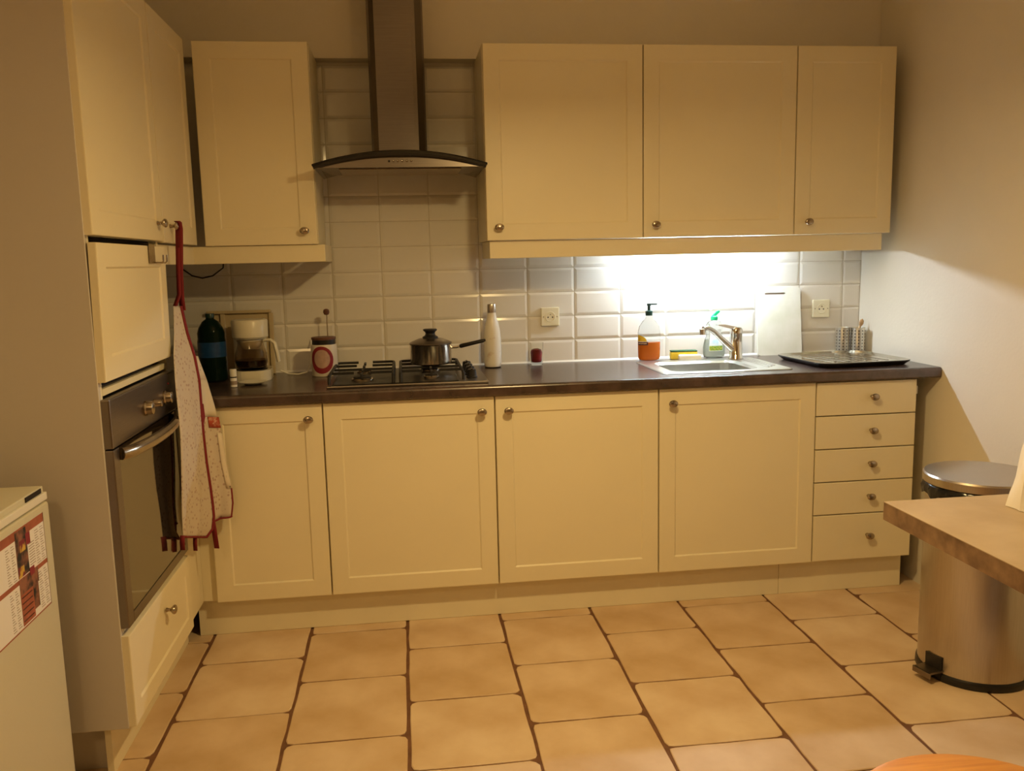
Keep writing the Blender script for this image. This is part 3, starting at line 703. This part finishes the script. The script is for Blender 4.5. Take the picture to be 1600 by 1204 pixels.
# saucer
sc = MB().lathe([(.028, .0008), (.034, .003), (.050, .009), (.051, .0105), (.048, .0105), (.033, .0055), (.0001, .0045)], 32).build('saucer', M['coffee_body'], None, (-.868, -.335, Z0)); tag(sc, 'small cream saucer on the worktop in front of the coffee maker', 'saucer')
# cables
tag(MB().tube([(-.80, -.105, Z0 + .020), (-.77, -.10, Z0 + .006), (-.73, -.12, Z0 + .004), (-.695, -.125, Z0 + .012), (-.682, -.10, Z0 + .040), (-.680, -.07, Z0 + .080), (-.683, -.03, Z0 + .11), (-.686, -.004, Z0 + .13)], .0032, 8).build('power_cable', M['white_plastic']), 'white power cable running from the coffee maker to behind the canister', 'cable')
tag(MB().tube([(-1.17, -.004, 1.300), (-1.13, -.02, 1.272), (-1.09, -.03, 1.262), (-1.05, -.03, 1.270), (-1.01, -.02, 1.300), (-1.00, -.015, 1.380)], .003, 8).build('lamp_cable', M['black_plastic']), 'dark cable hanging in a loop under the corner wall cabinets', 'cable')

# ================================================================== LEFT: hook, apron, fridge, calendar
hk = thing('over_door_hook', 'small steel hook bracket hung over the oven cabinet flap', 'hook', (-1.0200, -.965, 1.371), PI / 2)
B(-.030, .026, -.0022, -.0004, -.052, .003).box(-.030, .026, -.0022, .022, .002, .0035).build('bracket', M['nickel'], hk)
B(.026, .085, -.0022, -.0004, -.052, -.0485).build('rail', M['nickel'], hk)
for xx in (.040, .078):
    MB().tube([(xx, -.002, -.050), (xx, -.016, -.051), (xx, -.020, -.046), (xx, -.021, -.028)], .0024, 8).build('peg', M['nickel'], hk)

BR = [
 [(-1.022,-.765,1.186),(-1.021,-.758,1.186),(-1.019,-.752,1.185),(-1.017,-.745,1.185),(-1.015,-.738,1.184),(-1.012,-.732,1.184),(-1.009,-.725,1.184)],
 [(-1.018,-.8,1.104),(-1.016,-.787,1.103),(-1.014,-.773,1.102),(-1.011,-.76,1.101),(-1.008,-.747,1.1),(-1.003,-.733,1.098),(-.998,-.72,1.097)],
 [(-1.013,-.85,1.037),(-1.010,-.827,1.035),(-1.006,-.803,1.032),(-1.002,-.78,1.029),(-.996,-.757,1.027),(-.99,-.733,1.024),(-.984,-.71,1.021)],
 [(-1.005,-.89,.969),(-1.002,-.858,.965),(-.998,-.827,.96),(-.994,-.795,.956),(-.99,-.763,.951),(-.984,-.732,.947),(-.978,-.7,.942)],
 [(-1.000,-.91,.919),(-.998,-.875,.913),(-.995,-.84,.908),(-.992,-.805,.902),(-.988,-.77,.897),(-.983,-.735,.891),(-.978,-.7,.885)],
 [(-.994,-.93,.861),(-.992,-.892,.854),(-.990,-.853,.847),(-.988,-.815,.841),(-.985,-.777,.834),(-.982,-.738,.827),(-.979,-.7,.82)],
 [(-.992,-.94,.814),(-.990,-.9,.806),(-.989,-.86,.798),(-.987,-.82,.79),(-.985,-.78,.782),(-.982,-.74,.774),(-.979,-.7,.766)],
 [(-.994,-.95,.726),(-.992,-.908,.716),(-.989,-.867,.706),(-.987,-.825,.697),(-.983,-.783,.687),(-.98,-.742,.677),(-.976,-.7,.667)],
 [(-.998,-.955,.648),(-.995,-.913,.637),(-.991,-.87,.626),(-.986,-.827,.614),(-.981,-.785,.603),(-.976,-.742,.591),(-.97,-.7,.58)],
 [(-1.001,-.955,.603),(-.998,-.913,.591),(-.993,-.87,.579),(-.988,-.827,.566),(-.981,-.785,.554),(-.974,-.742,.542),(-.967,-.7,.529)],
 [(-1.003,-.955,.561),(-.999,-.913,.548),(-.995,-.87,.535),(-.989,-.827,.522),(-.983,-.785,.509),(-.975,-.742,.496),(-.966,-.7,.483)],
 [(-1.004,-.955,.522),(-1.001,-.914,.508),(-.997,-.873,.495),(-.992,-.832,.482),(-.986,-.792,.469),(-.979,-.751,.456),(-.971,-.71,.442)],
 [(-1.005,-.955,.496),(-1.003,-.918,.483),(-1.000,-.88,.471),(-.998,-.843,.459),(-.995,-.805,.446),(-.991,-.768,.434),(-.988,-.73,.421)]]
CR = [
 [(-.993,-.69,1.02),(-.992,-.678,1.018),(-.991,-.665,1.017),(-.99,-.652,1.015),(-.989,-.64,1.014)],
 [(-.985,-.69,.941),(-.98,-.678,.94),(-.975,-.665,.938),(-.97,-.652,.936),(-.966,-.64,.934)],
 [(-.985,-.69,.884),(-.977,-.678,.882),(-.969,-.665,.88),(-.961,-.652,.877),(-.953,-.64,.875)],
 [(-.985,-.69,.818),(-.974,-.678,.815),(-.963,-.665,.813),(-.951,-.652,.81),(-.939,-.64,.807)],
 [(-.985,-.69,.765),(-.972,-.678,.762),(-.959,-.665,.758),(-.945,-.652,.755),(-.932,-.64,.752)],
 [(-.982,-.69,.665),(-.968,-.678,.661),(-.954,-.665,.658),(-.94,-.652,.654),(-.925,-.64,.65)],
 [(-.976,-.69,.578),(-.96,-.678,.573),(-.944,-.665,.569),(-.928,-.652,.565),(-.912,-.64,.561)],
 [(-.973,-.69,.527),(-.958,-.678,.522),(-.943,-.665,.518),(-.927,-.652,.514),(-.911,-.64,.509)],
 [(-.974,-.69,.463),(-.96,-.678,.463),(-.947,-.665,.462),(-.933,-.652,.462),(-.919,-.64,.462)]]
def refine(rows, k, ripple=None):
    """linear subdivision of a control grid, then an offset for the folds"""
    out = []
    R_, N_ = len(rows), len(rows[0])
    for j in range((R_ - 1) * k + 1):
        a = min(j // k, R_ - 2); t_ = j / k - a; row = []
        for i in range((N_ - 1) * k + 1):
            b = min(i // k, N_ - 2); s_ = i / k - b
            p = [(rows[a][b][q] * (1 - s_) + rows[a][b + 1][q] * s_) * (1 - t_) + (rows[a + 1][b][q] * (1 - s_) + rows[a + 1][b + 1][q] * s_) * t_ for q in range(3)]
            u_, v_ = i / ((N_ - 1) * k), j / ((R_ - 1) * k)
            if ripple:
                d_ = ripple(u_, v_); p[0] += d_[0]; p[1] += d_[1]
            row.append(tuple(p))
        out.append(row)
    return out
def rip(u, v):
    amp = min(1, v * 1.6)
    d = .013 * amp * (math.sin(u * 13.0 + .6) * .5 + .5) * (1 - .35 * u) - .004 * amp
    return (max(0, d), 0)
def rip2(u, v): return (.004 * math.sin(u * 9) * v, -.006 * math.sin(u * 8 + 1) * v)
BG = refine(BR, 3, rip); CG = refine(CR, 3, rip2)
ap = thing('apron', 'pale spotted apron with dark red binding hanging from a cabinet knob', 'apron', (-.985, -.80, .42))
L_ = (.985, .80, -.42)
def off(rows): return [[(p[0] + L_[0], p[1] + L_[1], p[2] + L_[2]) for p in r] for r in rows]
def offp(ps): return [(p[0] + L_[0], p[1] + L_[1], p[2] + L_[2]) for p in ps]
def cloth(name, rows, mat, thick=.0015):
    o = MB().grid(off(rows)).build(name, mat, ap, fix=False)
    md = o.modifiers.new('thickness', 'SOLIDIFY'); md.thickness = thick; md.offset = 0
    return o
cloth('front_cloth', BG, M['fabric'])
# right-hand fold: printed bands over the spotted lining
nC = len(CG)
cloth('folded_cloth', CG[9:], M['fabric'])
cloth('plain_panel', CG[3:10], M['fabric_plain'])
cloth('printed_top', CG[0:4], M['fabric_print'])
band = [[(p[0] + .003, p[1] - .002, p[2]) for p in r[5:]] for r in CG[9:12]]
cloth('red_band', band, M['fabric_band'])
strip = [[(p[0] + .003, p[1] - .002, p[2]) for p in r[9:]] for r in CG[12:19]]
cloth('printed_edge', strip, M['fabric_print'])
inner = [[(p[0] + .002, p[1] - .0015, p[2]) for p in r[0:(4 if j < 3 else 3)]] for j, r in enumerate(CG[7:11])]
cloth('red_lining', inner, M['red_tape'])
def piping(name, pts, r=.0042): return MB().tube(offp(pts), r, 8, flat=.6).build(name, M['red_tape'], ap)
piping('bottom_binding', BG[-1], .0060)
piping('side_binding', [r[-1] for r in BG], .0085)
piping('fold_binding', [r[-1] for r in CG[12:]] + CG[-1][::-1], .0052)
def strap(name, pts, w=.008):
    rows = [[(p[0] - w, p[1] + .3 * w, p[2]), (p[0] + w, p[1] - .3 * w, p[2])] for p in offp(pts)]
    o = MB().grid(rows).build(name, M['red_tape'], ap, fix=False)
    md = o.modifiers.new('thickness', 'SOLIDIFY'); md.thickness = .0016; md.offset = 0
    return o
strap('neck_strap', [(-1.004, -.715, 1.450), (-.999, -.712, 1.446), (-.998, -.708, 1.425), (-1.003, -.705, 1.36), (-1.008, -.708, 1.28), (-1.008, -.716, 1.21), (-1.005, -.722, 1.17)], .0095)
strap('neck_strap', [(-1.006, -.700, 1.450), (-1.008, -.700, 1.42), (-1.012, -.705, 1.33), (-1.012, -.725, 1.22), (-1.018, -.760, 1.186)], .007)
strap('tie', [(-1.000, -.955, .50), (-1.002, -.957, .478), (-1.002, -.957, .455)], .0075)
strap('tie', [(-.994, -.83, .458), (-.996, -.832, .435), (-.996, -.832, .410)], .0065)
strap('tie', [(-.966, -.703, .47), (-.963, -.703, .43), (-.959, -.703, .372)], .0085)

# fridge
FX, FY1, FZ = -1.150, -1.505, .806
fg = thing('fridge', 'low white refrigerator in the left foreground beside the tall cabinet', 'fridge', (FX, FY1, 0), PI / 2)
# local: x from 0 back to -0.55 (towards the camera), front faces -y local = +x world
B(-.55, -.002, .045, .495, .012, FZ - .032, bev=.004).build('cabinet_box', M['fridge'], fg)
B(-.55, -.001, 0, .043, .03, FZ - .034, bev=.008, seg=3).build('fridge_door', M['fridge'], fg)
tp = MB(); tp.box(-.552, 0, .010, .497, FZ - .030, FZ + .002, bev=.003); tp.build('worktop_lid', M['fridge'], fg)
B(-.552, -.001, .002, .0098, FZ - .030, FZ - .012, bev=.002).build('lid_edge', M['white_plastic'], fg)
B(-.10, -.016, .008, .0096, FZ - .012, FZ - .001).build('lid_slot', M['dark_fill'], fg)
for xx in (-.50, -.05):
    for yy in (.08, .45): MB().lathe([(.018, .0005), (.018, .012)], 14, c=(xx, yy, 0)).build('foot', M['black_plastic'], fg)
# calendar
cl = thing('wall_calendar', 'illustrated paper calendar stuck on the fridge door', 'calendar', (FX + .0005, -1.549, .538), PI / 2)
cw, chh = .30, .218
B(-cw, 0, -.0012, 0, 0, chh).build('sheet', M['paper'], cl)
def cpatch(name, x0, x1, z0, z1, mat, lift=.0004): return B(x0, x1, -.0012 - lift, -.0012, z0, z1).build(name, mat, cl)
cpatch('top_band', -cw, 0, chh - .020, chh, M['terracotta_print'])
cpatch('middle_band', -cw, 0, .100, .110, M['terracotta_print'])
cpatch('border_line', -.0025, 0, 0, chh, M['ink']); cpatch('border_line', -cw, 0, 0, .003, M['terracotta_print'])
cpatch('flower_picture', -.150, -.095, .112, chh - .004, M['photo_dark'], .0006)
cpatch('flower_picture', -.132, -.105, .165, .190, M['photo_flower'], .0009)
cpatch('flower_picture', -.100, -.078, .172, .198, M['red_print'], .0008)
cpatch('flower_picture', -.148, -.12, .112, .135, M['photo_flower'], .0009)
cpatch('picture_strip', -.150, -.055, .075, .108, M['photo_dark'], .0007)
cpatch('flower_picture', -.095, -.072, .100, .118, M['red_print'], .001)
cpatch('shutter_picture', -.150, -.088, .006, .078, M['terracotta_print'], .0006)
cpatch('shutter_picture', -.088, -.060, .020, .080, M['photo_dark'], .0006)
for k in range(5): cpatch('shutter_slat', -.146, -.094, .014 + k * .013, .0165 + k * .013, M['dark_label'], .0009)
pr = MB()
for (xa, xb) in ((-.055, -.031), (-.028, -.005), (-.175, -.155), (-.20, -.18)):
    for (za, zb) in ((.010, .096), (.114, .192)):
        k = 0; z = za
        while z < zb:
            pr.box(xa + .002, xb - .002 - .004 * (k % 3), -.0019, -.0012, z, z + .0011); z += .0058; k += 1
for k in range(9): pr.box(-.088, -.060, -.0019, -.0012, .122 + k * .006, .1232 + k * .006)
o = pr.build('day_lines', M['ink'], cl); o['kind'] = 'stuff'

# ================================================================== RIGHT: bin, table, stool, bag
bn = thing('pedal_bin', 'round stainless steel pedal bin standing behind the table', 'bin', (1.425, -1.225, 0))
R0 = .158
MB().lathe([(R0 + .004, .0008), (R0 + .006, .004), (R0 + .005, .020), (R0 + .001, .026)], 56, caps=True).build('base_ring', M['black_plastic'], bn)
MB().lathe([(R0, .020), (R0, .585), (R0 - .003, .588), (R0 - .004, .56)], 64, caps=False).build('bin_wall', M['steel'], bn)
rows = []
for j, (dr, z) in enumerate(((.001, .578), (.006, .572), (.009, .585), (.004, .600), (-.006, .607))):
    rows.append([((R0 + dr + .0035 * math.sin(i * 2.3 + j) * (1 if 0 < j < 4 else .2)) * math.cos(2 * PI * i / 72), (R0 + dr + .0035 * math.sin(i * 2.3 + j)) * math.sin(2 * PI * i / 72), z + (-.014 * (.5 + .5 * math.sin(i * 1.1)) if j < 2 else 0)) for i in range(73)])
MB().grid(rows).build('bin_bag', M['bin_bag'], bn)
MB().lathe([(R0 + .006, .602), (R0 + .008, .604), (R0 + .008, .626), (R0 + .004, .631), (R0 * .6, .634), (.0001, .635)], 64).build('lid', M['steel'], bn)
pa = math.radians(193)
pd = MB(); pd.prism([(-.034, 0), (.034, 0), (.030, .052), (-.030, .052)], .030, .036, 'z'); pd.box(-.034, .034, .047, .053, .018, .036, bev=.001, seg=1)
pd.build('pedal', M['steel_h'], bn, ((R0 - .002) * math.cos(pa), (R0 - .002) * math.sin(pa), 0), (0, 0, pa - PI / 2))
B(-.030, .030, -.002, .003, .006, .075).build('pedal_slot', M['black_plastic'], bn, ((R0 + .001) * math.cos(pa), (R0 + .001) * math.sin(pa), 0), (0, 0, pa - PI / 2))

tb = thing('dining_table', 'table with beige stone-look top at the right edge', 'table', (.750, -2.60, 0))
tbw, tbd, zt = .875, .778, .747
B(0, tbw, 0, tbd, zt - .0016, zt, ).build('table_top', M['table'], tb)
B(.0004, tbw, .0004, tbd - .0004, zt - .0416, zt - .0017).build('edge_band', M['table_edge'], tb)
for xx in (.60, tbw - .05):
    for yy in (.06, tbd - .11): B(xx, xx + .045, yy, yy + .045, .0005, zt - .042, bev=.003).build('leg', M['melamine'], tb)

st = thing('stool', 'round orange wooden stool in the bottom right foreground', 'stool', (.545, -2.520, 0))
MB().lathe([(.190, .428), (.205, .433), (.211, .441), (.209, .447), (.200, .450), (.0001, .450)], 56).build('seat', M['wood_orange'], st)
for k in range(4):
    a = PI / 4 + k * PI / 2
    MB().tube([(.120 * math.cos(a), .120 * math.sin(a), .429), (.170 * math.cos(a), .170 * math.sin(a), .0)], [.017, .013], 12).build('leg', M['wood_orange'], st)
MB().lathe([(.135, .20), (.145, .205), (.145, .215), (.135, .22), (.135, .20)], 40, caps=False).build('stretcher_ring', M['wood_orange'], st)

bg = thing('plastic_bag', 'white plastic bag standing on the table at the right edge', 'bag', (1.118, -1.935, zt))
rows = []
for j in range(12):
    v = j / 11; z = .001 + .34 * v; k = 1 - .42 * v ** 1.2
    rows.append([((.135 * k * math.cos(2 * PI * i / 36) + .03 * v) * (1 + .035 * math.sin(i * 1.7 + j * .6) + .03 * math.sin(i * .9 - j * 1.3)), .085 * k * math.sin(2 * PI * i / 36) * (1 + .06 * math.sin(i * 2.3 + j)), z) for i in range(37)])
mb = MB().grid(rows); mb.add(rows[0][:-1], [tuple(range(36))[::-1]]); mb.add(rows[-1][:-1], [tuple(range(36))])
mb.build('bag_body', M['bag'], bg)
for s in (-1, 1):
    MB().tube([(s * .02, s * .02, .336), (s * .03, s * .025, .38), (.03, s * .012, .402), (.06, s * .02, .375), (.05, s * .02, .336)], .006, 8, flat=.3).build('bag_handle', M['bag'], bg)
